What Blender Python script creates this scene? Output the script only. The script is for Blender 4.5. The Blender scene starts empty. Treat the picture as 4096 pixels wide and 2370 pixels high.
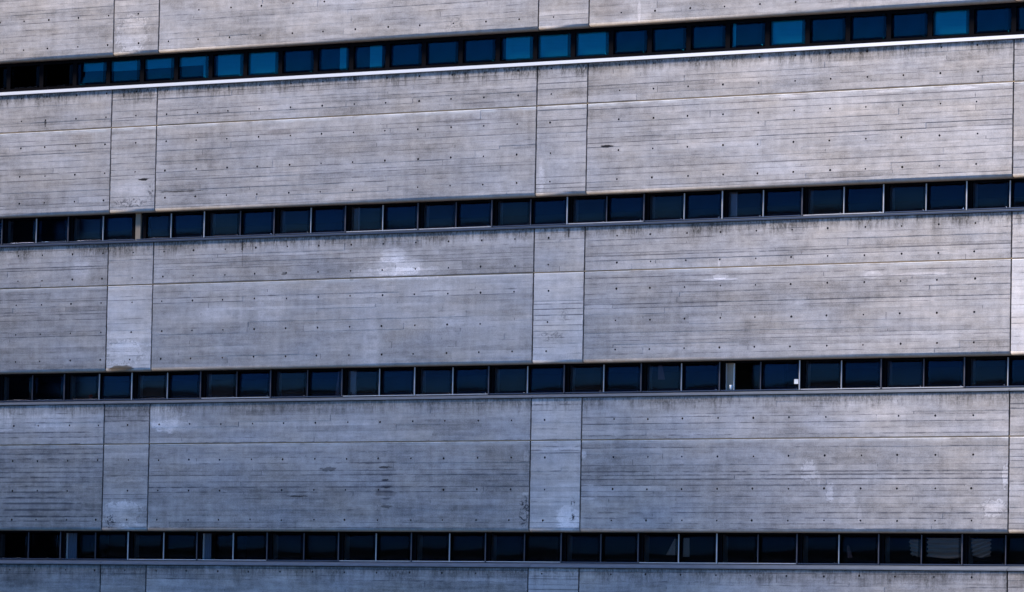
import bpy, bmesh, math, random
from mathutils import Vector, Matrix, Euler

R = math.radians
scene = bpy.context.scene
col = scene.collection
random.seed(7)

# ------------------------------------------------------------------ dimensions (metres; X along the facade, Y into the building)
P = 4.0                                   # storey height
LIP = {1: 12.0, 2: 8.0, 3: 4.0, 4: 0.0}   # underside of the concrete above each window band
SILL = {1: 11.145, 2: 7.244, 3: 3.19, 4: -0.846}
JOINTX = [-7.97, -6.6, 0.0, 1.443, 12.899, 14.343, 25.799, 27.242, 33.26]
GROUND = -6.0
GAP = 0.019

# ------------------------------------------------------------------ object helpers
def tag(o, label=None, cat=None, group=None, kind=None):
    if label: o['label'] = label
    if cat: o['category'] = cat
    if group: o['group'] = group
    if kind: o['kind'] = kind
    return o

def link(o, parent=None):
    col.objects.link(o)
    if parent is not None:
        o.parent = parent
    return o

def empty(name, loc=(0, 0, 0)):
    o = bpy.data.objects.new(name, None)
    o.empty_display_size = 0.5
    o.location = loc
    return link(o)

def mesh_obj(name, me, parent=None, loc=(0, 0, 0)):
    o = bpy.data.objects.new(name, me)
    o.location = loc
    return link(o, parent)

class MB:
    """collects geometry in a bmesh and links it as one mesh object"""
    def __init__(self):
        self.bm = bmesh.new()
    def box(self, x0, x1, y0, y1, z0, z1, mi=0):
        v = [self.bm.verts.new(c) for c in ((x0, y0, z0), (x1, y0, z0), (x1, y1, z0), (x0, y1, z0),
                                            (x0, y0, z1), (x1, y0, z1), (x1, y1, z1), (x0, y1, z1))]
        for f in ((0, 1, 5, 4), (1, 2, 6, 5), (2, 3, 7, 6), (3, 0, 4, 7), (4, 5, 6, 7), (3, 2, 1, 0)):
            self.bm.faces.new([v[i] for i in f]).material_index = mi
        return self
    def prism(self, profile, x0, x1, mi=0):
        """closed (y, z) profile extruded along x"""
        a = [self.bm.verts.new((x0, y, z)) for y, z in profile]
        b = [self.bm.verts.new((x1, y, z)) for y, z in profile]
        n = len(profile)
        for i in range(n):
            j = (i + 1) % n
            self.bm.faces.new((a[i], b[i], b[j], a[j])).material_index = mi
        self.bm.faces.new(list(reversed(a))).material_index = mi
        self.bm.faces.new(b).material_index = mi
        return self
    def footprint(self, pts, z0, z1, mi=0):
        a = [self.bm.verts.new((x, y, z0)) for x, y in pts]
        b = [self.bm.verts.new((x, y, z1)) for x, y in pts]
        n = len(pts)
        for i in range(n):
            j = (i + 1) % n
            self.bm.faces.new((a[i], a[j], b[j], b[i])).material_index = mi
        self.bm.faces.new(b).material_index = mi
        self.bm.faces.new(list(reversed(a))).material_index = mi
        return self
    def mesh(self, name, mats, bevel=0.0, smooth=False):
        bm = self.bm
        bmesh.ops.recalc_face_normals(bm, faces=bm.faces)
        if bevel:
            bmesh.ops.bevel(bm, geom=list(bm.edges), offset=bevel, segments=1, affect='EDGES')
        me = bpy.data.meshes.new(name)
        bm.to_mesh(me); bm.free()
        for m in (mats if isinstance(mats, (list, tuple)) else [mats]):
            me.materials.append(m)
        if smooth:
            for p in me.polygons: p.use_smooth = True
        return me
    def build(self, name, mats, parent=None, loc=(0, 0, 0), **k):
        return mesh_obj(name, self.mesh(name, mats, **k), parent, loc)

# ------------------------------------------------------------------ material helpers
class NT:
    def __init__(self, name):
        self.m = bpy.data.materials.new(name)
        self.m.use_nodes = True
        self.t = self.m.node_tree
        self.t.nodes.clear()
        self.out = self.t.nodes.new('ShaderNodeOutputMaterial')
    def put(self, sock, v):
        if v is None: return
        if hasattr(v, 'is_linked') or hasattr(v, 'links'):
            self.t.links.new(v, sock)
        else:
            sock.default_value = v
    def math(self, op, a, b=None, c=None, clamp=False):
        n = self.t.nodes.new('ShaderNodeMath'); n.operation = op; n.use_clamp = clamp
        for s, v in zip(n.inputs, (a, b, c)): self.put(s, v)
        return n.outputs[0]
    def vmath(self, op, a, b=None):
        n = self.t.nodes.new('ShaderNodeVectorMath'); n.operation = op
        self.put(n.inputs[0], a); self.put(n.inputs[1], b)
        return n.outputs['Value'] if op in ('LENGTH', 'DOT_PRODUCT', 'DISTANCE') else n.outputs[0]
    def noise(self, vec, scale=(1, 1, 1), off=(0, 0, 0), s=1.0, detail=2.0, rough=0.5, dist=0.0):
        mp = self.t.nodes.new('ShaderNodeMapping'); mp.inputs['Scale'].default_value = scale; mp.inputs['Location'].default_value = off
        self.put(mp.inputs[0], vec)
        n = self.t.nodes.new('ShaderNodeTexNoise')
        n.inputs['Scale'].default_value = s; n.inputs['Detail'].default_value = detail
        n.inputs['Roughness'].default_value = rough; n.inputs['Distortion'].default_value = dist
        self.t.links.new(mp.outputs[0], n.inputs['Vector'])
        return n.outputs[0]
    def remap(self, v, a, b, c=0.0, d=1.0, smooth=False):
        n = self.t.nodes.new('ShaderNodeMapRange'); n.clamp = True
        if smooth: n.interpolation_type = 'SMOOTHSTEP'
        self.put(n.inputs[0], v)
        for i, x in enumerate((a, b, c, d)): self.put(n.inputs[i + 1], x)
        return n.outputs[0]
    def mix(self, f, a, b, mode='MIX'):
        n = self.t.nodes.new('ShaderNodeMix'); n.data_type = 'RGBA'; n.blend_type = mode; n.clamp_factor = True
        self.put(n.inputs[0], f)
        for s, v in ((n.inputs[6], a), (n.inputs[7], b)):
            if isinstance(v, tuple) and len(v) == 3: v = v + (1,)
            self.put(s, v)
        return n.outputs[2]
    def attr(self, name):
        n = self.t.nodes.new('ShaderNodeAttribute'); n.attribute_name = name
        return n
    def pos(self):
        return self.t.nodes.new('ShaderNodeNewGeometry').outputs['Position']
    def obj(self):
        return self.t.nodes.new('ShaderNodeTexCoord').outputs['Object']
    def sep(self, v):
        n = self.t.nodes.new('ShaderNodeSeparateXYZ'); self.put(n.inputs[0], v)
        return n.outputs
    def principled(self, color, rough=0.8, metal=0.0, bump=None, bump_d=0.002, spec=0.5):
        b = self.t.nodes.new('ShaderNodeBsdfPrincipled')
        if isinstance(color, tuple) and len(color) == 3: color = color + (1,)
        self.put(b.inputs['Base Color'], color); self.put(b.inputs['Roughness'], rough); self.put(b.inputs['Metallic'], metal)
        b.inputs['Specular IOR Level'].default_value = spec
        if bump is not None:
            n = self.t.nodes.new('ShaderNodeBump'); n.inputs['Distance'].default_value = bump_d
            n.inputs['Strength'].default_value = 1.0
            self.put(n.inputs['Height'], bump); self.t.links.new(n.outputs[0], b.inputs['Normal'])
        self.t.links.new(b.outputs[0], self.out.inputs['Surface'])
        return self.m

def simple(name, c, rough=0.6, metal=0.0, var=0.15, scale=6.0, stretch=(1, 1, 1), spec=0.5):
    n = NT(name)
    k = n.noise(n.obj(), scale=stretch, s=scale, detail=4.0)
    lo = tuple(x * (1 - var) for x in c); hi = tuple(min(1, x * (1 + var)) for x in c)
    return n.principled(n.mix(k, lo, hi), rough, metal, spec=spec)

# ------------------------------------------------------------------ board-marked concrete
# marks seen on the wall: (x, z, half width, half height, kind, amount)
#   L pale patch, M mottled pale patch, D dark stain, K deep gouge, S speckled pitting, B rusty stain, G area of open, dirty board joints
MARKS = [
    (0.6, 12.52, 0.493, 0.496, 'M', 0.8),
    (10.49, 12.27, 0.381, 0.247, 'S', 0.35),
    (14.98, 12.34, 0.595, 0.33, 'D', 0.3),
    (15.76, 12.3, 0.046, 0.29, 'L', 0.5),
    (11.36, 10.29, 0.59, 0.079, 'D', 0.35),
    (-2.14, 10.39, 0.033, 0.094, 'K', 0.8),
    (0.37, 11.0, 0.033, 0.072, 'K', 0.9),
    (7.51, 11.09, 0.027, 0.08, 'K', 0.9),
    (10.72, 9.92, 0.759, 0.059, 'D', 0.35),
    (5.25, 9.85, 0.498, 0.081, 'D', 0.4),
    (14.9, 9.13, 0.195, 0.031, 'K', 1.0),
    (1.07, 8.83, 0.142, 0.031, 'K', 1.0),
    (0.7, 8.25, 0.697, 0.123, 'S', 0.65),
    (1.3, 8.48, 0.103, 0.266, 'S', 0.65),
    (0.69, 8.4, 0.646, 0.36, 'L', 0.35),
    (2.26, 8.49, 0.701, 0.018, 'K', 0.75),
    (13.05, 8.38, 0.128, 0.351, 'L', 0.6),
    (24.45, 10.09, 0.503, 0.042, 'L', 0.9),
    (22.55, 10.1, 0.342, 0.033, 'L', 0.8),
    (19.9, 10.1, 0.328, 0.028, 'L', 0.6),
    (8.86, 6.28, 1.343, 0.148, 'L', 0.85),
    (8.83, 6.46, 0.794, 0.218, 'L', 0.8),
    (8.8, 6.69, 0.386, 0.198, 'L', 0.75),
    (5.53, 6.34, 0.074, 0.04, 'K', 0.6),
    (7.55, 6.15, 0.073, 0.045, 'K', 0.9),
    (4.22, 7.07, 0.03, 0.172, 'K', 0.9),
    (4.23, 6.72, 0.025, 0.202, 'D', 0.4),
    (13.88, 7.11, 0.028, 0.136, 'K', 0.8),
    (18.1, 5.89, 0.488, 0.033, 'L', 0.9),
    (18.12, 5.95, 0.189, 0.066, 'L', 0.9),
    (18.08, 6.27, 0.033, 0.133, 'L', 0.6),
    (22.19, 5.9, 0.257, 0.084, 'L', 0.6),
    (23.52, 5.88, 0.759, 0.046, 'L', 0.6),
    (-0.85, 6.59, 0.288, 0.351, 'L', 0.45),
    (8.21, 4.53, 0.242, 0.743, 'L', 0.4),
    (5.12, 5.54, 0.497, 0.503, 'L', 0.45),
    (10.18, 5.28, 1.304, 0.688, 'L', 0.3),
    (3.68, 5.42, 0.754, 0.243, 'L', 0.4),
    (8.97, 5.8, 1.556, 0.396, 'L', 0.3),
    (0.48, 4.08, 0.414, 0.033, 'K', 1.0),
    (0.48, 4.07, 0.491, 0.102, 'B', 0.9),
    (0.58, 4.48, 0.645, 0.307, 'M', 0.5),
    (13.42, 4.65, 0.37, 0.136, 'S', 0.5),
    (13.81, 5.16, 0.115, 0.213, 'S', 0.4),
    (1.91, 2.83, 0.536, 0.305, 'L', 0.85),
    (2.24, 2.63, 0.762, 0.142, 'L', 0.6),
    (-3.31, 2.81, 0.373, 0.291, 'L', 0.8),
    (-1.78, 2.74, 0.919, 0.227, 'L', 0.35),
    (17.38, 2.66, 0.889, 0.19, 'L', 0.25),
    (21.22, 2.53, 0.966, 0.168, 'L', 0.3),
    (22.72, 2.75, 0.636, 0.13, 'L', 0.4),
    (8.69, 1.15, 0.289, 0.768, 'G', 1.0),
    (8.47, 1.56, 0.842, 0.296, 'G', 0.8),
    (8.67, 1.56, 0.193, 0.03, 'K', 0.8),
    (8.72, 1.08, 0.144, 0.03, 'K', 0.9),
    (8.69, 1.25, 0.108, 0.03, 'K', 0.8),
    (8.74, 0.61, 0.168, 0.039, 'K', 0.6),
    (6.99, 1.52, 0.22, 0.06, 'K', 0.6),
    (6.07, 0.86, 0.332, 0.022, 'K', 0.8),
    (8.69, 0.92, 0.361, 0.079, 'D', 0.5),
    (12.76, 0.48, 0.163, 0.406, 'S', 1.0),
    (12.78, 1.79, 0.058, 0.135, 'L', 0.8),
    (12.78, 0.91, 0.105, 0.039, 'L', 0.8),
    (14.42, 1.82, 0.069, 0.086, 'L', 0.8),
    (14.54, 1.11, 0.194, 0.024, 'L', 0.9),
    (14.55, 0.79, 0.16, 0.024, 'L', 0.8),
    (14.01, 0.32, 0.321, 0.288, 'L', 0.8),
    (14.11, 0.4, 0.115, 0.134, 'S', 1.0),
    (14.14, 0.67, 0.069, 0.134, 'S', 0.9),
    (0.29, 0.25, 0.168, 0.224, 'S', 1.0),
    (1.05, 0.11, 0.488, 0.112, 'L', 0.7),
    (0.79, 0.65, 0.617, 0.092, 'L', 0.55),
    (0.72, 1.29, 0.643, 0.071, 'L', 0.6),
    (0.64, 0.46, 0.643, 0.305, 'M', 0.6),
    (20.6, 1.41, 0.195, 0.243, 'M', 0.8),
    (20.87, 1.21, 0.043, 0.168, 'L', 0.5),
    (21.17, 0.93, 0.097, 0.242, 'M', 0.7),
    (21.63, 0.76, 0.193, 0.279, 'L', 0.5),
    (21.96, 0.43, 0.053, 0.167, 'L', 0.5),
    (25.72, 1.28, 0.093, 0.274, 'M', 1.0),
    (25.43, 0.57, 0.31, 0.182, 'M', 0.9),
    (-2.11, 0.79, 1.444, 0.722, 'G', 0.8),
    (2.94, 0.53, 0.757, 0.403, 'G', 0.5),
    (5.16, 1.78, 0.743, 0.1, 'L', 0.25),
    (23.31, -1.18, 0.631, 0.11, 'L', 0.4),
    (5.73, -1.16, 0.738, 0.08, 'L', 0.4),
    (11.75, -1.17, 0.817, 0.068, 'L', 0.35),
    (-2.45, -1.22, 0.791, 0.206, 'D', 0.3),
    (20.96, -1.05, 0.43, 0.13, 'L', 0.4),
]

BASE = (0.395, 0.368, 0.366)

def concrete(name, tone, seed, x0, x1, z0, z1, drip, efflor, lip, lines=1.0, smudge=0.0):
    """drip: grime run-off and painted sill shadow at the top edge; efflor: lime bloom under the joint; lip: warm ground bounce painted along the lower edge"""
    n = NT(name)
    rnd = random.Random(seed)
    p = n.pos(); X, Y, Z = n.sep(p)
    o = lambda: (rnd.uniform(-50, 50), 0, rnd.uniform(-50, 50))
    big = n.noise(p, (0.45, 1, 0.8), o(), 1.0, 4.0, 0.55)
    streak = n.noise(p, (0.8, 1, 13), o(), 1.0, 4.0, 0.65)
    mott = n.noise(p, (3.5, 1, 5.0), o(), 1.0, 5.0, 0.65)
    vert = n.noise(p, (6.0, 1, 0.55), o(), 1.0, 3.0, 0.6)
    grain = n.noise(p, (34, 34, 34), o(), 1.0, 2.0, 0.7)
    at = n.attr('board'); tr, tg, tb = n.sep(at.outputs['Color'])
    # brightness
    v = n.math('MULTIPLY_ADD', n.math('SUBTRACT', tr, 0.5), 0.34 + 0.25 * (z0 < -2.0), tone)
    v = n.math('MULTIPLY_ADD', n.math('SUBTRACT', big, 0.5), 1.0, v)
    v = n.math('MULTIPLY_ADD', n.math('SUBTRACT', streak, 0.5), 0.85, v)
    v = n.math('MULTIPLY_ADD', n.math('SUBTRACT', mott, 0.5), 0.95, v)
    v = n.math('MULTIPLY_ADD', n.math('SUBTRACT', vert, 0.5), 0.42, v)
    v = n.math('MULTIPLY_ADD', n.math('SUBTRACT', grain, 0.5), 0.75, v)
    cn = n.t.nodes.new('ShaderNodeCombineXYZ')
    for s in cn.inputs: n.put(s, v)
    c = n.mix(1.0, BASE, cn.outputs[0], 'MULTIPLY')
    # warm / cool drift of the cement
    hue = n.noise(p, (0.6, 1, 1.6), o(), 1.0, 3.0)
    c = n.mix(1.0, c, n.mix(n.remap(hue, 0.3, 0.7), (1.03, 1.0, 0.95), (0.96, 1.0, 1.06)), 'MULTIPLY')
    # marks
    boost = None
    for (mx, mz, rx, rz, kind, amt) in MARKS:
        if mx + rx < x0 or mx - rx > x1 or mz + rz < z0 or mz - rz > z1: continue
        d = n.vmath('LENGTH', n.vmath('DIVIDE', n.vmath('SUBTRACT', p, (mx, 0, mz)), (rx, 1000.0, rz)))
        if kind == 'K':
            kn = n.noise(p, (7, 1, 24), o(), 1.0, 4.0, 0.7)
            w = n.math('MULTIPLY_ADD', n.math('SUBTRACT', kn, 0.5), 2.6, d)
            f = n.remap(w, 1.15, 0.75, 0.0, amt, True)
            c = n.mix(f, c, (0.012, 0.012, 0.016))
        elif kind == 'L':
            w = n.math('MULTIPLY_ADD', n.math('SUBTRACT', mott, 0.5), 2.0, n.math('MULTIPLY_ADD', n.math('SUBTRACT', streak, 0.5), 1.8, d))
            f = n.remap(w, 1.18, 0.86, 0.0, min(1.0, amt * 1.1), True)
            c = n.mix(f, c, n.mix(1.0, c, (1.52, 1.52, 1.53), 'MULTIPLY'))
        elif kind == 'M':
            rag = n.noise(p, (9, 1, 9), o(), 1.0, 5.0, 0.7, 1.2)
            w = n.math('MULTIPLY_ADD', n.math('SUBTRACT', rag, 0.5), 2.6, d)
            f = n.remap(w, 1.08, 0.85, 0.0, amt, True)
            c = n.mix(f, c, n.mix(1.0, c, (1.48, 1.49, 1.51), 'MULTIPLY'))
            rim = n.math('MULTIPLY', n.remap(n.math('ABSOLUTE', n.math('SUBTRACT', w, 1.08)), 0.10, 0.0), n.remap(d, 1.3, 0.8))
            c = n.mix(n.math('MULTIPLY', rim, 0.5), c, (0.10, 0.10, 0.115))
        elif kind == 'D':
            w = n.math('MULTIPLY_ADD', n.math('SUBTRACT', mott, 0.5), 1.1, d)
            f = n.remap(w, 1.15, 0.6, 0.0, min(1.0, amt * 1.5), True)
            c = n.mix(f, c, n.mix(1.0, c, (0.55, 0.53, 0.53), 'MULTIPLY'))
        elif kind == 'B':
            w = n.math('MULTIPLY_ADD', n.math('SUBTRACT', mott, 0.5), 1.4, d)
            f = n.remap(w, 1.0, 0.6, 0.0, amt, True)
            c = n.mix(f, c, (0.17, 0.125, 0.085))
        elif kind == 'S':
            pit = n.noise(p, (8.5, 1, 11), o(), 1.0, 4.0, 0.72, 1.0)
            inside = n.remap(d, 1.25, 0.6, 0.0, 1.0, True)
            f = n.math('MULTIPLY', inside, n.remap(pit, 0.50, 0.57, 0.0, amt))
            c = n.mix(f, c, (0.045, 0.048, 0.06))
        elif kind == 'G':
            inside = n.remap(n.math('MULTIPLY_ADD', n.math('SUBTRACT', mott, 0.5), 1.0, d), 1.1, 0.4, 0.0, amt, True)
            boost = inside if boost is None else n.math('MAXIMUM', boost, inside)
    # open joints between the shuttering boards
    ea = n.attr('edge_a'); eb = n.attr('edge_b')
    ax, az, _ = n.sep(ea.outputs['Vector']); bx, bz, _ = n.sep(eb.outputs['Vector'])
    brk = n.noise(p, (1.5 + smudge * 0.7, 1, 8.3), o(), 1.0, 4.0, 0.68)
    th = n.math('SUBTRACT', 0.76, n.math('MULTIPLY', tg, 0.34))
    if boost is not None: th = n.math('MULTIPLY_ADD', boost, -0.22, th)
    have = n.remap(n.math('SUBTRACT', brk, th), -0.08, 0.10, 0.0, 1.0)
    wid = (0.020 + smudge * 0.012) if boost is None else n.math('MULTIPLY_ADD', boost, 0.02, 0.020 + smudge * 0.012)
    hz = n.math('MINIMUM', az, n.math('MULTIPLY', bz, 1.7))
    lz = n.remap(n.math('DIVIDE', hz, wid), 1.0, 0.25, 0.0, 1.0)
    lx = n.remap(n.math('MINIMUM', ax, bx), 0.016, 0.005, 0.0, 1.0)
    endm = n.remap(n.noise(p, (2.3, 1, 6.1), o(), 1.0, 1.0), 0.53, 0.60)
    line = n.math('MAXIMUM', n.math('MULTIPLY', lz, have), n.math('MULTIPLY', n.math('MULTIPLY', lx, endm), 0.75))
    c = n.mix(n.math('MULTIPLY', line, 0.76 * lines), c, (0.045, 0.047, 0.068))
    # grime below sills
    if drip:
        t = n.math('SUBTRACT', z1, Z)
        g1 = n.noise(p, (7.0, 1, 0.9), o(), 1.0, 5.0, 0.72)
        g2 = n.noise(p, (0.9, 1, 0.6), o(), 1.0, 2.0, 0.5)
        f = n.math('SUBTRACT', 1.0, n.math('DIVIDE', t, 0.42))
        f = n.math('MULTIPLY_ADD', n.math('SUBTRACT', g1, 0.5), 2.6, f)
        f = n.math('MULTIPLY_ADD', n.math('SUBTRACT', g2, 0.5), 1.8, f)
        f = n.math('MULTIPLY', n.remap(f, 0.25, 0.95), n.remap(t, 0.85, 0.25))
        f = n.math('MULTIPLY', f, n.remap(n.noise(p, (22, 1, 12), o(), 1.0, 3.0, 0.7), 0.36, 0.58, 0.35, 1.0))
        c = n.mix(n.math('MULTIPLY', f, drip), c, (0.040, 0.037, 0.033))
        edge = n.remap(n.math('MULTIPLY_ADD', n.math('SUBTRACT', mott, 0.5), 0.05, t), 0.045, 0.012)  # ragged dark line: the sill's drip shadow painted in with stains
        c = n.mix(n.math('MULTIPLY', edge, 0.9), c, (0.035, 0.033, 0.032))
    if efflor:
        t = n.math('SUBTRACT', z1, Z)
        w = n.math('MULTIPLY_ADD', n.math('SUBTRACT', mott, 0.5), 0.12, t)
        f = n.remap(w, 0.10, 0.045)
        f = n.math('MULTIPLY', f, n.remap(n.noise(p, (1.4, 1, 3), o(), 1.0, 4.0, 0.65), 0.36, 0.58))
        c = n.mix(n.math('MULTIPLY', f, efflor), c, (0.66, 0.66, 0.68))
        # lime tears
        tear = n.math('MULTIPLY', n.remap(vert, 0.60, 0.75), n.remap(t, 0.6, 0.05))
        c = n.mix(n.math('MULTIPLY', tear, 0.35 * efflor), c, (0.58, 0.58, 0.6))
    if lip:  # brown tint stands in for warm light bounced off the ground
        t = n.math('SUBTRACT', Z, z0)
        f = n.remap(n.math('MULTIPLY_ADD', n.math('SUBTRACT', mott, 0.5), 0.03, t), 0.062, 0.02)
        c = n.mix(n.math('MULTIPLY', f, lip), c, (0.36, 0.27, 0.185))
    h = n.math('MULTIPLY_ADD', mott, 0.6, n.math('MULTIPLY', grain, 0.5))
    return n.principled(c, 0.88, 0.0, h, 0.004, 0.25)

def panel(name, x0, x1, z0, z1, mat, ties_x, ties_z, seed, parent, lip=False, chamfer=False, linep=0.5):
    """a cast slab face of boards: every board is a slightly proud or shy face with its own tone, tie holes are real cups"""
    rnd = random.Random(seed)
    bm = bmesh.new()
    la = bm.loops.layers.float_vector.new('edge_a'); lb = bm.loops.layers.float_vector.new('edge_b')
    lc = bm.loops.layers.float_color.new('board')
    BIG = (9.0, 9.0, 0.0)
    def face(pts, tone, ext=None):
        f = bm.faces.new([bm.verts.new(q) for q in pts])
        for l in f.loops:
            l[lc] = (tone[0], tone[1], tone[2], 1.0)
            if ext is None:
                l[la] = BIG; l[lb] = BIG
            else:
                a0, a1, c0, c1 = ext; q = l.vert.co
                l[la] = (q.x - a0, q.z - c0, 0); l[lb] = (a1 - q.x, c1 - q.z, 0)
        return f
    lo = z0 + (0.085 if lip else 0.0)
    hi = z1 - (0.03 if chamfer else 0.0)
    # courses
    zs = [lo]
    while hi - zs[-1] > 0.19:
        zs.append(zs[-1] + rnd.choice((0.075, 0.10, 0.125, 0.125, 0.145, 0.145, 0.165)))
    if hi - zs[-1] > 0.06: zs.append(hi)
    else: zs[-1] = hi
    M = 0.046
    for tz in ties_z:
        for i in range(1, len(zs) - 1):
            if abs(zs[i] - tz) < M:
                zs[i] = tz + (M if (zs[i] >= tz and zs[i + 1] - tz - M > 0.05) or zs[i - 1] > tz - M - 0.05 else -M)
    zs = sorted(set(zs))
    for i in range(len(zs) - 1):
        c0, c1 = zs[i], zs[i + 1]
        ln = min(1.0, max(0.0, rnd.gauss(linep - 0.04, 0.40)))
        rowt = rnd.uniform(0.2, 0.8)
        # boards
        xs = [x0]
        L = rnd.uniform(0.6, 3.6)
        while xs[-1] + L < x1 - 0.5:
            xs.append(xs[-1] + L); L = rnd.uniform(1.6, 6.0)
        xs.append(x1)
        tz = [t for t in ties_z if c0 + 0.03 < t < c1 - 0.03]
        tx = []
        if tz:
            for t in ties_x:
                if x0 + 0.05 < t < x1 - 0.05 and rnd.random() > 0.03: tx.append(t + rnd.gauss(0, 0.012))
            for k in range(1, len(xs) - 1):
                for t in tx:
                    if abs(xs[k] - t) < 0.06: xs[k] = t + 0.07
        for k in range(len(xs) - 1):
            a0, a1 = xs[k], xs[k + 1]
            if a1 - a0 < 0.01: continue
            y = rnd.choice((0.0, 0.001, 0.002, 0.003, 0.005)) + rnd.uniform(0, 0.0015)
            tone = (min(1.3, max(0, rnd.gauss(0.35 * rowt + 0.325, 0.17) + (rnd.random() < 0.05) * rnd.uniform(0.2, 0.5) - (rnd.random() < 0.05) * 0.3)), min(1, max(0, ln + rnd.gauss(0, 0.12))), rnd.random())
            ext = (a0, a1, c0, c1)
            cuts = [t for t in tx if a0 + 0.05 < t < a1 - 0.05]
            cur = a0
            for t in cuts:
                zc = tz[0] + rnd.gauss(0, 0.004); r = rnd.uniform(0.020, 0.030); hw = 0.042
                face(((cur, y, c0), (t - hw, y, c0), (t - hw, y, c1), (cur, y, c1)), tone, ext)
                sq = [(t + hw, zc), (t + hw, c1), (t, c1), (t - hw, c1), (t - hw, zc), (t - hw, c0), (t, c0), (t + hw, c0)]
                oc = [(t + r * math.cos(j * math.pi / 4), zc + r * math.sin(j * math.pi / 4)) for j in range(8)]
                dep = y + rnd.uniform(0.03, 0.05)
                cup = (rnd.uniform(0.0, 0.1), 0.0, 0.0)
                for j in range(8):
                    q = (j + 1) % 8
                    face(((oc[j][0], y, oc[j][1]), (sq[j][0], y, sq[j][1]), (sq[q][0], y, sq[q][1]), (oc[q][0], y, oc[q][1])), tone, ext)
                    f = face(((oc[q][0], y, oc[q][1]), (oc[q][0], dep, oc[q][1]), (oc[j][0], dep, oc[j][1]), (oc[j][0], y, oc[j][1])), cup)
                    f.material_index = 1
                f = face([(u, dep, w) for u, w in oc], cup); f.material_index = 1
                cur = t + hw
            face(((cur, y, c0), (a1, y, c0), (a1, y, c1), (cur, y, c1)), tone, ext)
            B = y + 0.03
            face(((a0, B, c0), (a1, B, c0), (a1, y, c0), (a0, y, c0)), tone)
            face(((a0, y, c1), (a1, y, c1), (a1, B, c1), (a0, B, c1)), tone)
            face(((a0, y, c0), (a0, y, c1), (a0, B, c1), (a0, B, c0)), tone)
            face(((a1, B, c0), (a1, B, c1), (a1, y, c1), (a1, y, c0)), tone)
    flat = (0.5, 0.0, 0.5)
    lips = []
    if lip:
        prof = [(0.001, 0.085), (0.004, 0.056), (0.014, 0.030), (0.030, 0.012), (0.050, 0.003), (0.075, 0.0), (0.27, 0.0), (0.27, 0.02)]
        for (ya, za), (yb, zb) in zip(prof, prof[1:]):
            f = face(((x0, ya, z0 + za), (x0, yb, z0 + zb), (x1, yb, z0 + zb), (x1, ya, z0 + za)), flat); f.smooth = True; lips.append(f)
        for xx in (x0, x1):
            face([(xx, y_, z0 + z_) for y_, z_ in prof] + [(xx, 0.1, z0 + 0.085)], flat)
    if chamfer:
        face(((x0, 0.0, hi), (x1, 0.0, hi), (x1, 0.022, z1), (x0, 0.022, z1)), flat)
        face(((x0, 0.022, z1), (x1, 0.022, z1), (x1, 0.06, z1), (x0, 0.06, z1)), flat)
    bmesh.ops.remove_doubles(bm, verts=bm.verts, dist=0.0001)
    bmesh.ops.recalc_face_normals(bm, faces=bm.faces)
    # keep fronts facing out
    for f in bm.faces:
        if not f.smooth and abs(f.normal.y) > 0.9 and f.normal.y > 0: f.normal_flip()
    if lips and lips[0].normal.y > 0:
        for f in lips: f.normal_flip()
    me = bpy.data.meshes.new(name)
    bm.to_mesh(me); bm.free()
    me.materials.append(mat); me.materials.append(M_HOLE)
    return mesh_obj(name, me, parent)

# ------------------------------------------------------------------ plain materials
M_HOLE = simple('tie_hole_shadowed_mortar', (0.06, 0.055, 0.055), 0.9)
M_SEAL = simple('brown_joint_sealant', (0.30, 0.215, 0.13), 0.8, var=0.5, scale=3)
M_CORE = simple('dark_joint_backing', (0.012, 0.012, 0.014), 0.95, spec=0.05)
M_WHITE = simple('white_painted_flashing', (0.80, 0.79, 0.82), 0.45, var=0.06, scale=1.2)
M_NAVY = simple('navy_coated_metal', (0.035, 0.05, 0.10), 0.4, var=0.2, scale=2)
M_ZINC = simple('weathered_zinc', (0.06, 0.08, 0.125), 0.6, 0.0, var=0.4, scale=2.5, stretch=(1, 1, 8))
M_STONE = simple('grey_cement_sill', (0.13, 0.148, 0.185), 0.8, var=0.35, scale=3.0, stretch=(1, 3, 3))
M_BLACK = simple('black_frame_and_fin_shade', (0.004, 0.004, 0.006), 0.9, var=0.3, spec=0.03)
M_ALU = simple('pale_aluminium_fin', (0.46, 0.45, 0.48), 0.42, 0.0, var=0.22, scale=5, stretch=(3, 3, 1))
M_ALU_D = simple('dull_aluminium_fin', (0.06, 0.06, 0.085), 0.6, 0.0, var=0.3, scale=5, stretch=(3, 3, 1))
M_JAMB = simple('grey_plastered_jamb', (0.52, 0.51, 0.53), 0.8, var=0.2)
M_BEIGE = simple('beige_plaster', (0.26, 0.21, 0.165), 0.8, var=0.2)
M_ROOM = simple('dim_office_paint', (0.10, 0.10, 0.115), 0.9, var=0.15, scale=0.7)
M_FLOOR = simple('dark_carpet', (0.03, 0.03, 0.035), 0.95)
M_BLIND = simple('pale_blue_roller_blind', (0.62, 0.86, 0.90), 0.8, var=0.22, scale=2.0, stretch=(0.6, 1, 14))
M_CURT = simple('dusty_pink_curtain', (0.42, 0.30, 0.31), 0.9, var=0.2, scale=8, stretch=(6, 1, 1))
M_CURT_B = simple('slate_blue_curtain', (0.06, 0.075, 0.11), 0.9, var=0.2, scale=8, stretch=(6, 1, 1))
M_PAPER = simple('white_paper', (0.82, 0.82, 0.84), 0.7, var=0.03)
M_RED = simple('red_petals', (0.65, 0.06, 0.02), 0.6, var=0.3, scale=30)
M_LEAF = simple('green_leaves', (0.04, 0.08, 0.03), 0.6, var=0.3, scale=3)

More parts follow.
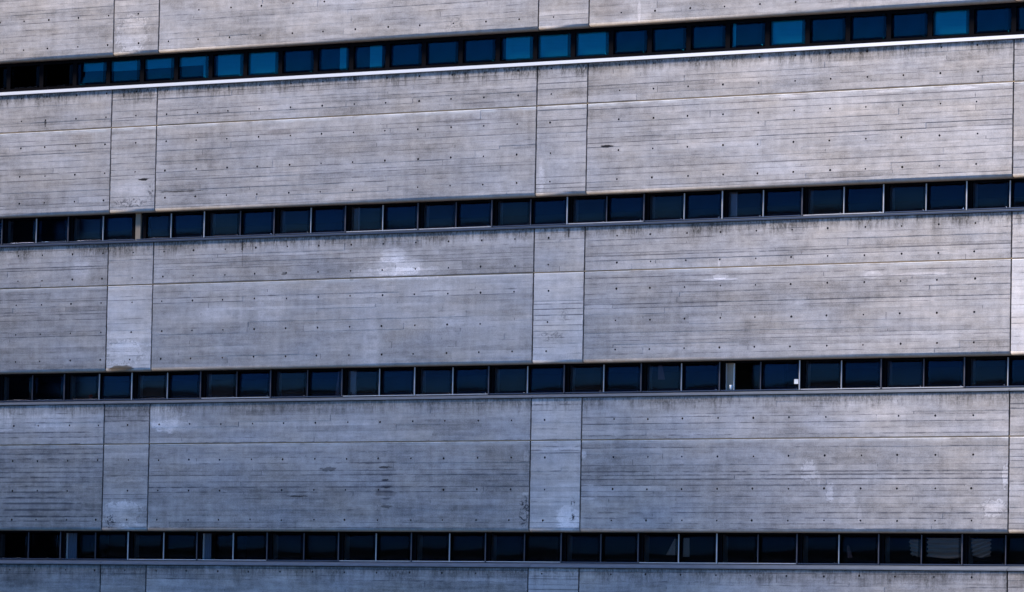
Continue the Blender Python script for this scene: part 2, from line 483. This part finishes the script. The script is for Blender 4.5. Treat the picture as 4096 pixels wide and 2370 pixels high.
def glass(name, tint, refl, f0, rough=0.02):
    n = NT(name)
    tr = n.t.nodes.new('ShaderNodeBsdfTransparent'); tr.inputs[0].default_value = tint + (1,)
    gl = n.t.nodes.new('ShaderNodeBsdfGlossy'); gl.inputs['Roughness'].default_value = rough
    dirt = n.noise(n.obj(), (2.0, 1, 1.2), (0, 0, 0), 1.6, 5.0, 0.6)
    n.put(gl.inputs['Color'], n.mix(n.remap(dirt, 0.3, 0.7), tuple(x * 0.75 for x in refl), refl))
    fr = n.t.nodes.new('ShaderNodeLayerWeight'); fr.inputs['Blend'].default_value = 0.35
    f = n.math('MULTIPLY_ADD', fr.outputs['Fresnel'], 0.6, f0)
    mx = n.t.nodes.new('ShaderNodeMixShader')
    n.put(mx.inputs[0], f)
    n.t.links.new(tr.outputs[0], mx.inputs[1]); n.t.links.new(gl.outputs[0], mx.inputs[2])
    n.t.links.new(mx.outputs[0], n.out.inputs['Surface'])
    return n.m
G_DARK = glass('smoked_glass', (0.66, 0.67, 0.72), (0.036, 0.060, 0.118), 0.07, 0.08)
G_DUST = glass('dusty_smoked_glass', (0.70, 0.70, 0.73), (0.060, 0.072, 0.112), 0.07, 0.10)
G_LOW = glass('near_black_glass', (0.70, 0.69, 0.70), (0.016, 0.024, 0.044), 0.07, 0.05)
G_BLUE = glass('blue_tinted_glass', (0.34, 0.80, 0.90), (0.008, 0.050, 0.090), 0.16)
G_BLACK = glass('black_reflection_glass', (0.10, 0.11, 0.13), (0.06, 0.07, 0.10), 0.02)

# ------------------------------------------------------------------ the building
bld = empty('concrete_building', (0, 0, GROUND))
tag(bld, 'grey board marked concrete office block with long horizontal bands of dark windows', 'building')
W = empty  # alias kept short
def part(name, mb, mats, loc=(0, 0, 0), parent=None, **k):
    o = mb.build(name, mats, parent or bld, (loc[0], loc[1], loc[2] - (GROUND if parent is None else 0)), **k)
    return o
def fix(o):
    o.location.z -= GROUND
    return o

TIE_X = [0.785 + 0.9635 * k for k in range(-3, 41)]
TIE_X = sorted([x for x in TIE_X if x > -1.5] + [-2.12, -2.92, -3.7] + [-4.6 - 0.96 * k for k in range(8)])
XR = list(zip(JOINTX, JOINTX[1:]))          # sections: bay or pilaster
def is_pil(a, b): return b - a < 2
ROWS = [  # storey, z0, z1, joint, tie heights (offset above the lip)
    (1, 12.0, 15.3, 14.18, (0.29, 1.03, 1.76, 2.45)),
    (2, 8.0, SILL[1] + 0.02, 10.18, (0.34, 1.03, 1.76, 2.45, 3.05)),
    (3, 4.0, SILL[2] + 0.01, 6.18, (0.30, 0.99, 1.74, 2.36, 3.0)),
    (4, 0.0, SILL[3] + 0.01, 2.18, (0.28, 1.01, 1.77, 2.66)),
    (5, -4.0, SILL[4] + 0.01, -1.82, (0.3, 1.0, 1.75, 3.01)),
]
# tone of each cast slab, (lower, upper), left to right by section; pilasters are paler casts; lower rows also painted down for shade
TONE = {
    1: [(1.0, 1.0)] * 8,
    2: [(1.03, 0.97), (1.08, 1.03), (1.02, 0.98), (1.06, 1.0), (1.02, 0.98), (1.0, 1.0)],
    3: [(0.92, 1.02), (1.48, 1.14), (1.0, 1.04), (1.46, 1.16), (0.98, 1.03), (1.50, 1.2)],
    4: [(0.78, 1.10), (0.97, 1.06), (0.86, 0.98), (1.20, 1.18), (0.94, 1.04), (1.10, 1.08)],
    5: [(0.8, 0.74), (0.8, 0.82), (0.8, 0.80), (1.0, 1.06), (0.85, 0.90), (0.95, 0.96)],
}
LINEP = {1: 0.52, 2: 0.60, 3: 0.46, 4: 0.50, 5: 0.40}
sd = 100
for (k, z0, z1, zj, ties) in ROWS:
    for si, (a, b) in enumerate(XR):
        seen = si - 1                        # sections 1..6 are the ones in view
        tl, tu = TONE[k][seen] if 0 <= seen < len(TONE[k]) else (1.0, 1.0)
        tz = [z0 + t for t in ties]
        nm = 'pilaster_panel' if is_pil(a, b) else 'wall_panel'
        for up in (0, 1):
            sd += 1
            if up: q0, q1 = zj + 0.012, z1
            else: q0, q1 = z0, zj - 0.010
            lp = LINEP[k] + (0.08 if up == 0 and k == 2 else 0) + (0.2 if k == 4 and seen == 0 and not up else 0)
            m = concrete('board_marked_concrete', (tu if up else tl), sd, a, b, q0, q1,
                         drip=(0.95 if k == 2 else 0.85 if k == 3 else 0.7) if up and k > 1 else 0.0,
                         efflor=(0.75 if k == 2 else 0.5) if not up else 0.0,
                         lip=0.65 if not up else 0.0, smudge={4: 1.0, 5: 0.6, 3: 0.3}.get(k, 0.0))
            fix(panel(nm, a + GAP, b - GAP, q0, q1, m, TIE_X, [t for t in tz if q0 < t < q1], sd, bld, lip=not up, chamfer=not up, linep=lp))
    # sealant in the construction joint
    part('joint_sealant', MB().box(JOINTX[0], JOINTX[-1], 0.010, 0.055, zj - 0.012, zj + 0.014), M_SEAL)
    # structural wall behind the cast faces
    part('wall_core', MB().box(JOINTX[0], JOINTX[-1], 0.056, 0.262, z0 + 0.09, z1 - 0.02), M_CORE)

# sills
def sill_strip(k, prof, mat, name='sill', seams=True):
    xs = [JOINTX[0]] + ([x for x in JOINTX[1:-1]] if seams else []) + [JOINTX[-1]]
    for a, b in zip(xs, xs[1:]):
        part(name, MB().prism(prof, a + (0.003 if seams else 0), b - (0.003 if seams else 0)), mat)
S = SILL
part('white_fascia', MB().box(JOINTX[0], JOINTX[-1], -0.055, 0.03, S[1], S[1] + 0.078), M_WHITE, bevel=0.004)
part('flashing', MB().prism([(-0.03, S[1] + 0.079), (0.262, S[1] + 0.079), (0.262, S[1] + 0.13), (-0.03, S[1] + 0.085)], JOINTX[0], JOINTX[-1]), M_NAVY)
part('flashing', MB().prism([(-0.045, S[2]), (0.03, S[2]), (0.03, S[2] + 0.028), (-0.045, S[2] + 0.022)], JOINTX[0], JOINTX[-1]), M_NAVY)
part('drip_trim', MB().prism([(-0.038, S[2] + 0.026), (0.03, S[2] + 0.032), (0.262, S[2] + 0.07), (0.262, S[2] + 0.078), (0.03, S[2] + 0.052), (-0.038, S[2] + 0.040)], JOINTX[0], JOINTX[-1]), M_ZINC)
for k, hgt in ((3, 0.062), (4, 0.085)):
    pr = [(-0.035, S[k] + 0.008), (0.262, S[k] + 0.012), (0.262, S[k] + hgt + 0.04), (0.05, S[k] + hgt), (-0.03, S[k] + 0.034)]
    xs = [JOINTX[0], 0.0, 12.95, 25.8, JOINTX[-1]]
    for a, b in zip(xs, xs[1:]):
        part('cement_sill', MB().prism(pr, a + 0.006, b - 0.006), M_STONE)

# ------------------------------------------------------------------ windows
rw = random.Random(11)
def pane_mesh(w, h, tilt_deg, bow, seed, mat, name='pane', wav=0.0008):
    """a sheet of glass, 6 mm thick, bowed outwards a little like real float glass in a frame"""
    r = random.Random(seed)
    nx, nz = 8, 10
    bm = bmesh.new()
    ph = [r.uniform(0, 6.3) for _ in range(6)]
    def yy(u, v):
        y = -bow * (1 - v * v) * (1 - 0.25 * u * u) + math.tan(R(tilt_deg)) * v * h / 2
        return y + wav * (math.sin(2.1 * u + ph[0] + 1.3 * v) + math.sin(3.3 * v + ph[1] - 0.8 * u) + 0.5 * math.sin(5 * u + ph[2]))
    g = [[[bm.verts.new((w * i / nx, yy(2 * i / nx - 1, 2 * j / nz - 1) + d, h * j / nz)) for i in range(nx + 1)] for j in range(nz + 1)] for d in (0.0, 0.006)]
    for s in (0, 1):
        for j in range(nz):
            for i in range(nx):
                q = (g[s][j][i], g[s][j][i + 1], g[s][j + 1][i + 1], g[s][j + 1][i])
                bm.faces.new(q if s == 0 else tuple(reversed(q))).smooth = True
    ring = lambda s: [g[s][0][i] for i in range(nx)] + [g[s][j][nx] for j in range(nz)] + [g[s][nz][i] for i in range(nx, 0, -1)] + [g[s][j][0] for j in range(nz, 0, -1)]
    a, b = ring(0), ring(1)
    for i in range(len(a)):
        j = (i + 1) % len(a)
        bm.faces.new((a[j], a[i], b[i], b[j]))
    me = bpy.data.meshes.new(name); bm.to_mesh(me); bm.free(); me.materials.append(mat)
    return me

MW = 2.1655
ZB = {2: S[2] + 0.078, 3: S[3] + 0.105, 4: S[4] + 0.125}      # bottom of the window frames
HT = {k: LIP[k] - 0.005 - ZB[k] for k in (2, 3, 4)}
# shared meshes for the banded windows, built once per band
KIT = {}
for k in (2, 3, 4):
    h = HT[k]
    d = {}
    fr = MB()
    fr.box(0.021, MW - 0.027, 0.232, 0.275, h - 0.042, h)            # head
    fr.box(0.021, MW - 0.027, 0.232, 0.275, 0.0, 0.024)               # bottom
    fr.box(0.021, 0.090, 0.235, 0.275, 0.024, h - 0.042)              # left stile
    fr.box(MW - 0.048, MW - 0.027, 0.235, 0.275, 0.024, h - 0.042)     # right stile
    fr.box(1.062, 1.096, 0.235, 0.275, 0.024, h - 0.042)
    d['frame'] = fr.mesh('frame', M_BLACK)
    d['post'] = MB().box(-0.026, 0.020, 0.180, 0.275, 0.0, h).mesh('post', M_BLACK)  # black body paints in the shaded side of the fin
    d['fin'] = [MB().box(-0.026, 0.004, 0.160, 0.1795, 0.0, h - 0.01).mesh('cover_strip', m, bevel=0.003) for m in (M_ALU, M_ALU_D)]
    d['mull'] = [MB().box(1.068, 1.090, 0.205, 0.2345, 0.0, h - 0.03).mesh('mullion', m, bevel=0.003) for m in (M_ALU, M_ALU_D)]
    d['rail'] = [MB().box(0.02, MW - 0.035, 0.165, 0.2145, 0.002, 0.024).mesh('bottom_rail', m, bevel=0.003) for m in (M_ALU, M_NAVY)]
    d['jamb'] = MB().box(-0.07, 0.10, 0.31, 0.48, 0.0, h).mesh('jamb_lining', M_JAMB)
    tl = {2: 0.3, 3: 0.55, 4: 0.35}[k]
    ph = h - 0.066
    d['panes'] = [(pane_mesh(0.972, ph, tl + rw.gauss(0, 0.5), 0.0085 + rw.uniform(-0.002, 0.003), 40 * k + i, G_LOW if k == 4 else G_DUST),
                   pane_mesh(1.021, ph, tl + rw.gauss(0, 0.5), 0.0085 + rw.uniform(-0.002, 0.003), 40 * k + 20 + i, G_LOW if k == 4 else G_DARK)) for i in range(5)]
    d['latch'] = MB().box(0.135, 0.185, 0.29, 0.33, 0.035, 0.12).mesh('latch', M_BEIGE, bevel=0.008)
    KIT[k] = d

SUNLIT_RAIL = {2: (5, 6, 8, 11), 3: (3, 5, 6, 11, 12), 4: (2, 3, 5, 6, 7, 9, 10)}  # rails catching sun: pale metal stands in for the light on them
POST0 = -1.43
OPEN = {(3, 10): 'open', (4, 1): 'ajar', (4, 3): 'ajar'}
SIDE = {(2, 5): M_BEIGE, (2, 10): M_JAMB, (3, 5): M_JAMB, (3, 10): M_BEIGE}
def banded_window(k, i):
    x = POST0 + MW * (i - 1) - 0.0
    d = KIT[k]
    w = empty('window', (x, 0, ZB[k] - GROUND)); w.parent = bld
    h = HT[k]
    add = lambda nm, me, loc=(0, 0, 0): mesh_obj(nm, me, w, loc)
    state = OPEN.get((k, i))
    if state == 'open': w['label'] = 'dark window with its left pane slid wide open'
    if state == 'ajar': w['label'] = 'dark window with its left pane slid part open and a curtain in the gap'
    if not (k == 2 and i == 2):
        add('post', d['post']); 
        add('cover_strip', d['fin'][0 if rw.random() < 0.22 else 1])
    add('frame', d['frame'])
    add('mullion', d['mull'][0 if rw.random() < 0.52 else 1])
    add('bottom_rail', d['rail'][0 if i in SUNLIT_RAIL[k] else 1])
    add('jamb_lining', d['jamb'])
    if (k, i) in SIDE:
        add('side_panel', MB().box(0.10, 0.29, 0.33, 0.35, 0.0, h).mesh('side_panel', SIDE[(k, i)]))
        add('stile', MB().box(0.292, 0.306, 0.30, 0.34, 0.0, h - 0.05).mesh('stile', M_PAPER))
    pa, pb = d['panes'][rw.randrange(5)]
    if state is None: add('pane', pa, (0.090, 0.25, 0.024))
    elif state == 'open': add('pane', pa, (0.80, 0.262, 0.024))      # slid to the right behind its neighbour
    else: add('pane', pa, (0.50, 0.262, 0.024))
    add('pane', pb, (1.096, 0.248, 0.024))
    if k == 3 and not state: add('latch', d['latch'])
    return w
for k in (2, 3, 4):
    for i in range(-2, 17):
        banded_window(k, i)

# beige concrete column showing through one gap of the second band
part('column', MB().box(0.705, 0.86, 0.19, 0.40, ZB[2] - 0.03, LIP[2] + 0.02), M_BEIGE)
part('column_cheek', MB().box(0.585, 0.66, 0.2, 0.39, ZB[2] - 0.03, LIP[2] + 0.02), M_BLACK)
part('column_cheek', MB().box(0.945, 1.03, 0.2, 0.39, ZB[2] - 0.03, LIP[2] + 0.02), M_BLACK)

# top band: black framed blue windows, one per half module
HW = MW / 2
ZB1 = S[1] + 0.125
H1 = LIP[1] - 0.005 - ZB1
fm = MB()
fm.box(0.0, HW, 0.235, 0.28, H1 - 0.080, H1)
fm.box(0.0, HW, 0.235, 0.28, 0.0, 0.068)
fm.box(0.0, 0.062, 0.235, 0.28, 0.068, H1 - 0.080)
fm.box(HW - 0.062, HW, 0.235, 0.28, 0.068, H1 - 0.080)
F1 = fm.mesh('frame', M_BLACK)
PW, PH = HW - 0.124, H1 - 0.148
B1 = [pane_mesh(PW, PH, 0.0 + rw.gauss(0, 0.5), 0.0055, 700 + i, G_BLUE, wav=0.0005) for i in range(5)]
B0 = pane_mesh(PW, PH, 0.0, 0.002, 777, G_BLACK)  # far-left panes: black glass stands in for a mirrored dark building
# what hangs behind each pane: pale roller blind or strips, as (u0, u1, v0, v1) of the pane
FULL = [(-0.05, 1.05, -0.05, 1.05)]
BL = {1: [(0.17, 1.05, 0.62, 1.05)], 2: [(-.05, 1.05, 0.56, 1.05)], 3: [(-.05, 1.05, 0.58, 1.05)], 4: [(-.05, 1.05, 0.60, 1.05), (0.76, 1.05, -0.05, 0.62)],
      5: [(0.12, 1.05, -.05, 1.05)], 6: FULL, 8: [(0.64, 0.88, -.05, 1.05)], 9: [(0.46, 0.83, -.05, 1.05)], 13: [(0.13, 1.05, -.05, 1.05)], 14: FULL, 15: FULL,
      19: [(0.03, 0.12, -.05, 1.05)], 20: FULL, 24: FULL}
def blind_mesh(rects, seed):
    r = random.Random(seed)
    mb = MB()
    for j, (u0, u1, v0, v1) in enumerate(rects):
        y = 0.315 + 0.012 * j
        mb.box(PW * u0, PW * u1, y, y + 0.004, PH * v0, PH * v1)
        if v0 > 0: mb.box(PW * u0, PW * u1, y - 0.008, y + 0.012, PH * v0 - 0.012, PH * v0 + 0.008)
    return mb.mesh('blind', M_BLIND)
for i in range(-9, 33):
    x = -0.325 + HW * (i - 2) - 0.0
    if x < -7.95 or x > 32.2: continue
    w = empty('window', (x, 0, ZB1 - GROUND)); w.parent = bld
    mesh_obj('frame', F1, w)
    mesh_obj('pane', B1[(i * 7 + i // 3) % 5] if i >= 1 else B0, w, (0.062, 0.25, 0.068))
    if i in BL:
        w['label'] = 'blue tinted window with a pale blind ' + ('fully drawn behind it' if BL[i] is FULL else 'partly drawn behind it')
        mesh_obj('blind', blind_mesh(BL[i], i), w, (0.062, 0, 0.068))

# rooms behind
X0, X1 = JOINTX[0], JOINTX[-1]
for k in (1, 2, 3, 4):
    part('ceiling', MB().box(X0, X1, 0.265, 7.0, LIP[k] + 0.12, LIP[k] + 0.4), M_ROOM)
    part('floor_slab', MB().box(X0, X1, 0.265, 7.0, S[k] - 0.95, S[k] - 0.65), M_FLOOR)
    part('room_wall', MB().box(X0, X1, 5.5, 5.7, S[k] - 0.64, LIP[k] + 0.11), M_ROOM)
part('end_wall', MB().box(X0 - 0.4, X0 - 0.005, 0.0, 16.0, GROUND, 16.0), M_JAMB)
part('end_wall', MB().box(X1 + 0.005, X1 + 0.4, 0.0, 16.0, GROUND, 16.0), M_JAMB)
part('rear_wall', MB().box(X0, X1, 15.6, 16.0, GROUND, 15.3), M_JAMB)
part('roof', MB().box(X0 - 0.5, X1 + 0.5, -0.06, 16.1, 15.31, 15.7), M_STONE)
part('plinth', MB().box(X0, X1, 0.5, 0.9, GROUND, -3.9), M_JAMB)

# ------------------------------------------------------------------ small things at the windows
def wx(i): return POST0 + MW * (i - 1)
# a paper note stuck to the glass, third band
o = MB().box(-0.055, 0.055, -0.0015, 0.0015, -0.055, 0.055).build('paper_note', M_PAPER)
o.location = (20.09, 0.232, ZB[3] + 0.20); tag(o, 'small white paper square stuck inside the glass of a dark window', 'note')
# a cup on the sill of the open window
bm = bmesh.new()
prof = [(0.026, 0.0), (0.029, 0.0), (0.040, 0.105), (0.037, 0.105), (0.024, 0.01)]
seg = 16
rings = [[bm.verts.new((r_ * math.cos(2 * math.pi * s / seg), r_ * math.sin(2 * math.pi * s / seg), z_)) for s in range(seg)] for r_, z_ in prof]
for a, b in zip(rings, rings[1:]):
    for s in range(seg): bm.faces.new((a[s], a[(s + 1) % seg], b[(s + 1) % seg], b[s]))
bm.faces.new(list(reversed(rings[0]))); bm.faces.new(rings[-1])
me = bpy.data.meshes.new('cup'); bmesh.ops.recalc_face_normals(bm, faces=bm.faces); bm.to_mesh(me); bm.free(); me.materials.append(M_PAPER)
for pl in me.polygons: pl.use_smooth = True
CUPX = 18.36
o = mesh_obj('paper_cup', me); o.location = (CUPX, 0.185, ZB[3] + 0.034)
tag(o, 'white paper cup standing on the rail of the open sliding window', 'cup')

def curtain(name, label, cat, x, z, w_top, w_bot, h, mat, lean=0.0, y=0.36, folds=4, group=None):
    bm = bmesh.new()
    nx, nz = 24, 8
    for dy in (0.0, 0.006):
        g = [[bm.verts.new((((i / nx) - 0.5) * (w_bot + (w_top - w_bot) * j / nz) + lean * (1 - j / nz), dy + 0.018 * math.sin(i / nx * folds * 2 * math.pi), h * j / nz)) for i in range(nx + 1)] for j in range(nz + 1)]
        for j in range(nz):
            for i in range(nx): bm.faces.new((g[j][i], g[j][i + 1], g[j + 1][i + 1], g[j + 1][i])).smooth = True
    me = bpy.data.meshes.new(name); bm.to_mesh(me); bm.free(); me.materials.append(mat)
    o = mesh_obj(name, me); o.location = (x, y, z)
    return tag(o, label, cat, group)
curtain('curtain', 'dusty pink curtain bunched at the right edge of a dark window', 'curtain', wx(5) - 0.16, ZB[3] + 0.02, 0.10, 0.22, HT[3] - 0.05, M_CURT, -0.04, 0.30)
curtain('curtain', 'small pale cloth hanging high behind window left of the open one', 'curtain', wx(9) + 0.40, ZB[3] + 0.30, 0.10, 0.20, 0.38, M_CURT, 0.05, 0.34)
curtain('curtain', 'slate blue curtain in the leftmost ajar window of the lowest band, under the narrow pier', 'curtain', wx(1) + 0.24, ZB[4] + 0.02, 0.30, 0.30, HT[4] - 0.06, M_CURT_B, 0, 0.33)
curtain('curtain', 'slate blue curtain in the ajar window of the lowest band, right of the narrow pier', 'curtain', wx(3) + 0.20, ZB[4] + 0.02, 0.22, 0.22, HT[4] - 0.06, M_CURT_B, 0, 0.33)
M_REFL_CLOTH = simple('grey_brown_reflection', (0.62, 0.57, 0.50), 0.9, var=0.25, scale=5, stretch=(0.5, 1, 9))  # colour of the warm reflections that the cloth stands in for
def ripple_reflection(label, x, z, w, h, slope, ph, taper=0.0):
    # mirrored shapes in the glass, built as cloth with soft sideways folds
    bm = bmesh.new(); nx, nz = 16, 40
    for dy in (0.0, 0.005):
        g = []
        for j in range(nz + 1):
            v = j / nz; row = []
            for i in range(nx + 1):
                u = i / nx
                q = math.sin((v * 4.2 + slope * u + 0.25 * math.sin(3 * u + ph)) * 2 * math.pi + ph)
                row.append(bm.verts.new((w * (u + taper * (1 - v) * (1 - u)), dy + 0.035 * abs(q) ** 0.5 * (1 if q > 0 else -1), h * v + 0.02 * math.sin(5 * u + ph) * (1 - v))))
            g.append(row)
        for j in range(nz):
            for i in range(nx): bm.faces.new((g[j][i], g[j][i + 1], g[j + 1][i + 1], g[j + 1][i])).smooth = True
    me = bpy.data.meshes.new('reflection_cloth'); bm.to_mesh(me); bm.free(); me.materials.append(M_REFL_CLOTH)
    o = mesh_obj('reflection_cloth', me); o.location = (x, 0.345, z)
    return tag(o, label, 'curtain', 'rippled reflections built as cloth behind the lowest windows')
ripple_reflection('narrow rippled reflection, built as cloth, left of a mullion in the lowest band, lower right', wx(12) + 0.68, ZB[4] + 0.20, 0.34, 0.38, 0.6, 0.4, 0.2)
ripple_reflection('widest rippled grey reflection, built as cloth behind glass in the lowest band, lower right corner', wx(12) + 1.16, ZB[4] + 0.17, 0.92, 0.45, 0.5, 1.6)
ripple_reflection('rippled grey reflection, built as cloth, nearest the lower right corner, right of the widest one', wx(13) + 0.12, ZB[4] + 0.20, 0.50, 0.40, -0.9, 2.2, 0.1)
curtain('curtain', 'upright pale reflection, built as cloth, beside a mullion in the lowest band, right of the middle pier', 'curtain', wx(9) + 1.22, ZB[4] + 0.16, 0.16, 0.18, 0.44, M_REFL_CLOTH, 0, 0.33)  # this and the next two also stand in for reflections
curtain('curtain', 'hooked pale reflection, built as cloth, left of a mullion in the lowest band', 'curtain', wx(9) + 0.93, ZB[4] + 0.20, 0.08, 0.30, 0.38, M_REFL_CLOTH, -0.12, 0.33, 2)
curtain('curtain', 'thin reddish reflection, built as cloth, showing as a curved sliver in the lowest band', 'curtain', wx(11) + 1.25, ZB[4] + 0.16, 0.05, 0.14, 0.28, M_CURT, 0.06, 0.33, 2)
# red flowers in a pot
fl = empty('flower_pot', (wx(1) + 0.74, 0.31, ZB[3] + 0.02)); tag(fl, 'small pot of red flowers behind glass at the foot of a dark window', 'flower')
mb = MB(); mb.footprint([(0.04 * math.cos(a * math.pi / 6), 0.04 * math.sin(a * math.pi / 6)) for a in range(12)], 0, 0.05); mb.build('pot', M_JAMB, fl)
mb = MB()
rf = random.Random(5)
for q in range(26):
    a = rf.uniform(0, 6.28); r_ = rf.uniform(0, 0.05); c = (r_ * math.cos(a), r_ * math.sin(a), 0.08 + rf.uniform(-0.02, 0.05)); s_ = rf.uniform(0.008, 0.016)
    mb.box(c[0] - s_, c[0] + s_, c[1] - s_, c[1] + s_, c[2] - s_ * .6, c[2] + s_ * .6)
mb.build('petals', M_RED, fl)

# ------------------------------------------------------------------ the street side, out of frame: mirrored in the glass, with a tower added for shade
def ground_mat():
    n = NT('asphalt_and_paving')
    k = n.noise(n.pos(), (1, 1, 1), (0, 0, 0), 0.3, 5.0)
    return n.principled(n.mix(k, (0.10, 0.085, 0.065), (0.15, 0.125, 0.10)), 0.9)
tag(MB().box(-1500, 1500, -1500, 1500, GROUND - 1.0, GROUND).build('ground', ground_mat()), kind='structure')

M_SHADE_TOWER = simple('shade_tower_render', (0.035, 0.032, 0.032), 0.9, var=0.2, scale=0.4)
M_TGLASS = simple('shade_tower_glass', (0.012, 0.013, 0.016), 0.5)
tw = empty('shade_tower', (-45, -24, GROUND)); tag(tw, 'tall dark slab added out of view to shade the lower facade, mirrored in the far left windows', 'building')
A = Vector((-15.9, -18.0)); dr = Vector((-0.802, -1.0)).normalized()
fp = [A, A + dr * 10, Vector((-74, -26)), Vector((-70, -18))]
TOWER_H = 2.4 + 18.0 / math.cos(R(64)) * math.tan(R(40)) - GROUND  # height set so the added slab throws soft shade on the lower facade
tw_o = Vector((-45, -24))
body = MB().footprint([(p.x - tw_o.x, p.y - tw_o.y) for p in fp], 0, TOWER_H)
body.build('shade_tower_wall', M_SHADE_TOWER, tw)
MB().footprint([(p.x - tw_o.x, p.y - tw_o.y) for p in fp], TOWER_H + 0.003, TOWER_H + 1.2).build('roof', M_TGLASS, tw)
for f in range(1, 15):
    MB().box(-70 + 45, -16.3 + 45, 5.95, 6.08, f * 3.4, f * 3.4 + 1.5).build('shade_tower_window_band', M_TGLASS, tw)

# far wooded ridge, added so the panes mirror dark low down
bm = bmesh.new()
rr = random.Random(3)
prev = None
for i in range(121):
    a = R(-20 + 110 * i / 120)
    hgt = 32 + 8 * math.sin(i * 0.17) + 5 * math.sin(i * 0.41 + 1) + rr.uniform(-1.5, 1.5)
    d = 1100.0
    c = (-math.sin(a) * d, -math.cos(a) * d); e = (-math.sin(a) * (d + 160), -math.cos(a) * (d + 160)); g = (-math.sin(a) * (d + 420), -math.cos(a) * (d + 420))
    cur = [bm.verts.new((c[0], c[1], GROUND - 0.5)), bm.verts.new((e[0], e[1], hgt)), bm.verts.new((g[0], g[1], GROUND - 0.5))]
    if prev:
        bm.faces.new((prev[0], cur[0], cur[1], prev[1])); bm.faces.new((prev[1], cur[1], cur[2], prev[2]))
    prev = cur
me = bpy.data.meshes.new('mirror_hills'); bm.to_mesh(me); bm.free(); me.materials.append(simple('mirror_hillside', (0.018, 0.024, 0.016), 0.95, var=0.4, scale=0.02))
tag(mesh_obj('mirror_hills', me), kind='structure')

# ------------------------------------------------------------------ light
SUN_EL, SUN_AZ = 40.0, 64.0        # azimuth: degrees to the left of the facade's outward normal
sd_ = Vector((-math.sin(R(SUN_AZ)) * math.cos(R(SUN_EL)), -math.cos(R(SUN_AZ)) * math.cos(R(SUN_EL)), math.sin(R(SUN_EL))))
sun = bpy.data.lights.new('sun', 'SUN'); sun.energy = 4.7; sun.angle = R(10); sun.color = (1.0, 0.86, 0.70)
so = bpy.data.objects.new('sun', sun); col.objects.link(so); so.rotation_euler = sd_.to_track_quat('Z', 'Y').to_euler(); so.location = (-60, -60, 60)
wld = bpy.data.worlds.new('World'); scene.world = wld; wld.use_nodes = True
wn = wld.node_tree
bg = next(n for n in wn.nodes if n.type == 'BACKGROUND')
sky = wn.nodes.new('ShaderNodeTexSky'); sky.sky_type = 'NISHITA'; sky.sun_disc = False
sky.sun_elevation = R(SUN_EL); sky.sun_rotation = math.atan2(sd_.x, sd_.y)
sky.ozone_density = 10.0; sky.air_density = 1.0; sky.dust_density = 0.2
deep = wn.nodes.new('ShaderNodeMix'); deep.data_type = 'RGBA'; deep.blend_type = 'MULTIPLY'; deep.inputs[0].default_value = 1.0
deep.inputs[7].default_value = (0.45, 0.85, 1.06, 1)        # a deep, clear blue sky
wn.links.new(sky.outputs[0], deep.inputs[6]); wn.links.new(deep.outputs[2], bg.inputs[0]); bg.inputs[1].default_value = 0.118

# ------------------------------------------------------------------ camera
yaw, pitch, roll = 0.59204911, 0.06887681, 0.01895186
fw = Vector((-math.sin(yaw) * math.cos(pitch), math.cos(yaw) * math.cos(pitch), math.sin(pitch)))
rt = Vector((math.cos(yaw), math.sin(yaw), 0)); up = rt.cross(fw)
r2 = rt * math.cos(roll) + up * math.sin(roll); u2 = up * math.cos(roll) - rt * math.sin(roll)
cam = bpy.data.cameras.new('camera'); cam.sensor_width = 36; cam.lens = 13000 / 2520 * 36
cam.clip_start = 1; cam.clip_end = 4000
co = bpy.data.objects.new('camera', cam); col.objects.link(co)
mw = Matrix((r2, u2, -fw)).transposed().to_4x4(); mw.translation = Vector((82.58584682, -104.51988335, -3.05355169))
co.matrix_world = mw
scene.camera = co

scene.view_settings.view_transform = 'Standard'; scene.view_settings.look = 'None'
scene.view_settings.gamma = 1.0; scene.view_settings.exposure = 1.0
scene.cycles.use_denoising = True
scene.cycles.sample_clamp_indirect = 2.0
scene.cycles.max_bounces = 6; scene.cycles.transparent_max_bounces = 12
